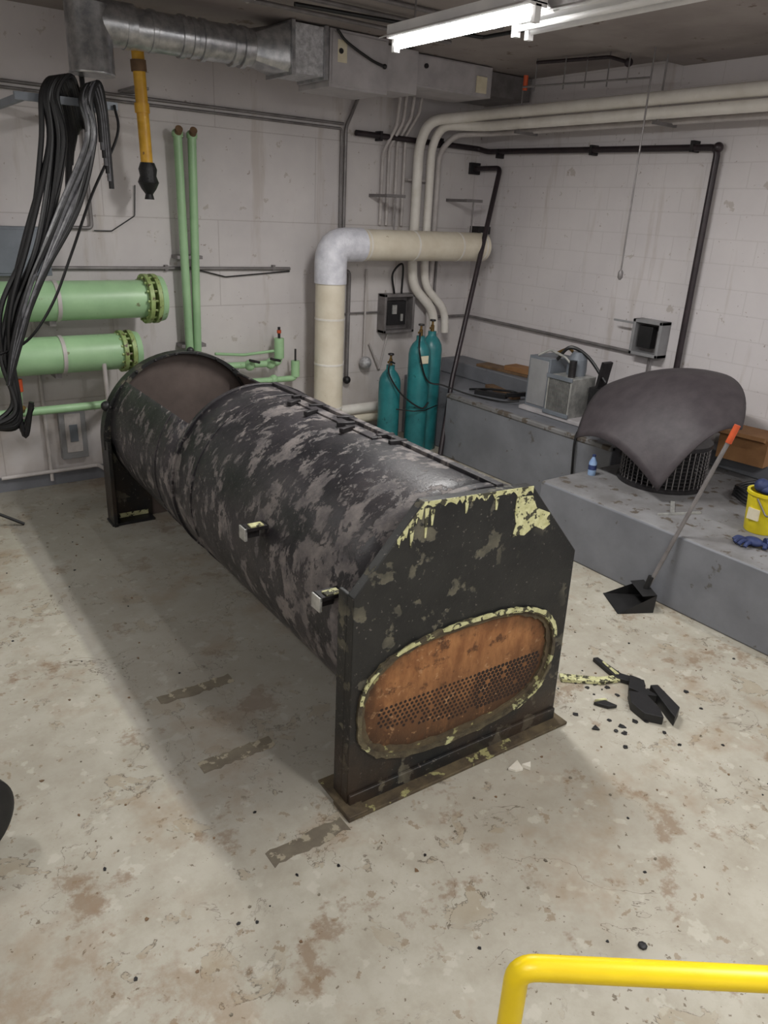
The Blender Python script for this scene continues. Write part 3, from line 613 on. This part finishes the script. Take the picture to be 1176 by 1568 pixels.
# ------------------------------------------------------------------ floor debris
def shard(b,pts,h,mat,z=.002):
    b.prism([pts],lambda u,v,w:V((u,v,w)),z,z+h,mat)
b=B('broken_gasket_debris')
shard(b,[(3.09,2.37),(3.13,2.42),(3.30,2.27),(3.42,2.22),(3.40,2.18),(3.28,2.22)],.02,'yresid')
shard(b,[(3.38,2.20),(3.43,2.42),(3.46,2.41),(3.44,2.22),(3.50,2.10),(3.46,2.06)],.025,'black'); shard(b,[(3.40,2.22),(3.44,2.36),(3.452,2.36),(3.425,2.22)],.027,'yresid')
shard(b,[(3.46,2.10),(3.40,2.02),(3.41,1.93),(3.36,1.98),(3.31,1.86),(3.26,1.80),(3.20,1.88),(3.22,1.98),(3.30,2.06),(3.34,2.02),(3.33,2.08),(3.44,2.16)],.05,'black')
shard(b,[(3.44,2.02),(3.48,2.00),(3.40,1.80),(3.30,1.76),(3.33,1.82)],.06,'black')
shard(b,[(3.08,2.12),(3.15,2.10),(3.17,2.03),(3.12,2.05)],.02,'black'); shard(b,[(3.10,2.13),(3.16,2.11),(3.16,2.09)],.024,'yresid')
shard(b,[(3.26,2.60),(3.29,2.61),(3.29,2.58)],.01,'black'); shard(b,[(2.90,1.98),(2.94,1.99),(2.93,1.95)],.01,'black')
for i in range(26):
    x=3.2+random.gauss(0,.22); y=2.05+random.gauss(0,.2); r=random.uniform(.006,.018)
    if x<2.92: continue
    shard(b,[(x+r*random.uniform(.5,1.6)*math.cos(t),y+r*random.uniform(.5,1.6)*math.sin(t)) for t in (0,1.3,2.5,3.8,5.1)],.006,'black',0)
b.done(bevel=.002)
b=B('paper_scrap'); shard(b,[(2.30,1.99),(2.38,2.01),(2.36,1.95),(2.32,1.96)],.012,'whitep'); shard(b,[(2.37,1.97),(2.42,1.96),(2.39,1.93)],.02,'whitep'); b.done()
b=B('floor_debris_crumbs')
for i in range(300):
    x=random.uniform(.4,4.3); y=random.uniform(.9,6.6); r=random.uniform(.003,.009)
    if 1.40<x<2.95 and 2.05<y<6.1: continue
    shard(b,[(x+r*random.uniform(.6,1.5)*math.cos(t),y+r*random.uniform(.6,1.5)*math.sin(t)) for t in (0,1.3,2.5,3.8,5.1)],.004,random.choice(('black','stain','wood')),.0)
for x,y,r in ((1.62,1.22,.014),(2.05,1.02,.018),(3.0,1.9,.012)): b.sphere((x,y,.006),r,'black',8,(1,1,.5))
b.done()
b=B('old_base_residue_strips')
for y,x0,x1 in ((3.40,1.08,1.50),(2.79,1.06,1.44),(2.13,1.08,1.45)):
    top=[(x0+(x1-x0)*i/14,y+.04+random.uniform(-.01,.01)) for i in range(15)]; bot=[(p[0],y-.04+random.uniform(-.012,.012)) for p in top]; shard(b,top+bot[::-1],.002,'stain',.0)
b.done()
b=B('hand_truck_wheel'); c=V((.11,2.77,.18)); d=V((.5,-.85,0)).normalized()
b.lathe(c-d*.04,d,[(.09,0),(.15,.0),(.175,.015),(.18,.04),(.175,.065),(.15,.08),(.09,.08)],'rubber',40); b.lathe(c-d*.05,d,[(.03,0),(.03,.1)],'conduit',20); b.done()
b=B('tripod_leg_rod'); b.tube([(.55,6.3,.30),(1.0,6.22,.012)],.012,'black'); b.done()
# ------------------------------------------------------------------ yellow rail
b=B('yellow_guard_rail'); b.tube([(.775,.59,0),(.775,.59,1.29),(1.75,-.13,1.29),(1.75,-.13,0)],.0215,'yrail',.035,20)
b.cyl((.775,.59,0),(.775,.59,.012),.06,'yrail'); b.cyl((1.75,-.13,0),(1.75,-.13,.012),.06,'yrail'); b.tube([(.775,.59,.65),(1.75,-.13,.65)],.0215,'yrail'); b.done()
# ------------------------------------------------------------------ camera / world
th=math.atan(462/1160); rho=.05; psi=math.radians(36.5)
Fw=V((math.sin(psi),math.cos(psi),0)); r0=V((math.cos(psi),-math.sin(psi),0)); Z=V((0,0,1))
fwd=Fw*math.cos(th)-Z*math.sin(th); up0=Fw*math.sin(th)+Z*math.cos(th)
right=r0*math.cos(rho)+up0*math.sin(rho); up=-r0*math.sin(rho)+up0*math.cos(rho)
cam=bpy.data.cameras.new('camera'); co=bpy.data.objects.new('camera',cam); sc.collection.objects.link(co)
Mx=Matrix((right,up,-fwd)).transposed().to_4x4(); Mx.translation=V((0,0,2.5)); co.matrix_world=Mx
cam.sensor_fit='VERTICAL'; cam.sensor_height=36; cam.lens=1160/1568*36; cam.clip_start=.05
sc.camera=co
w=bpy.data.worlds.new('world'); sc.world=w; w.use_nodes=True; bg=w.node_tree.nodes['Background']; bg.inputs[0].default_value=(1,.97,.94,1); bg.inputs[1].default_value=.8
sc.view_settings.view_transform='Standard'; sc.view_settings.exposure=0.0
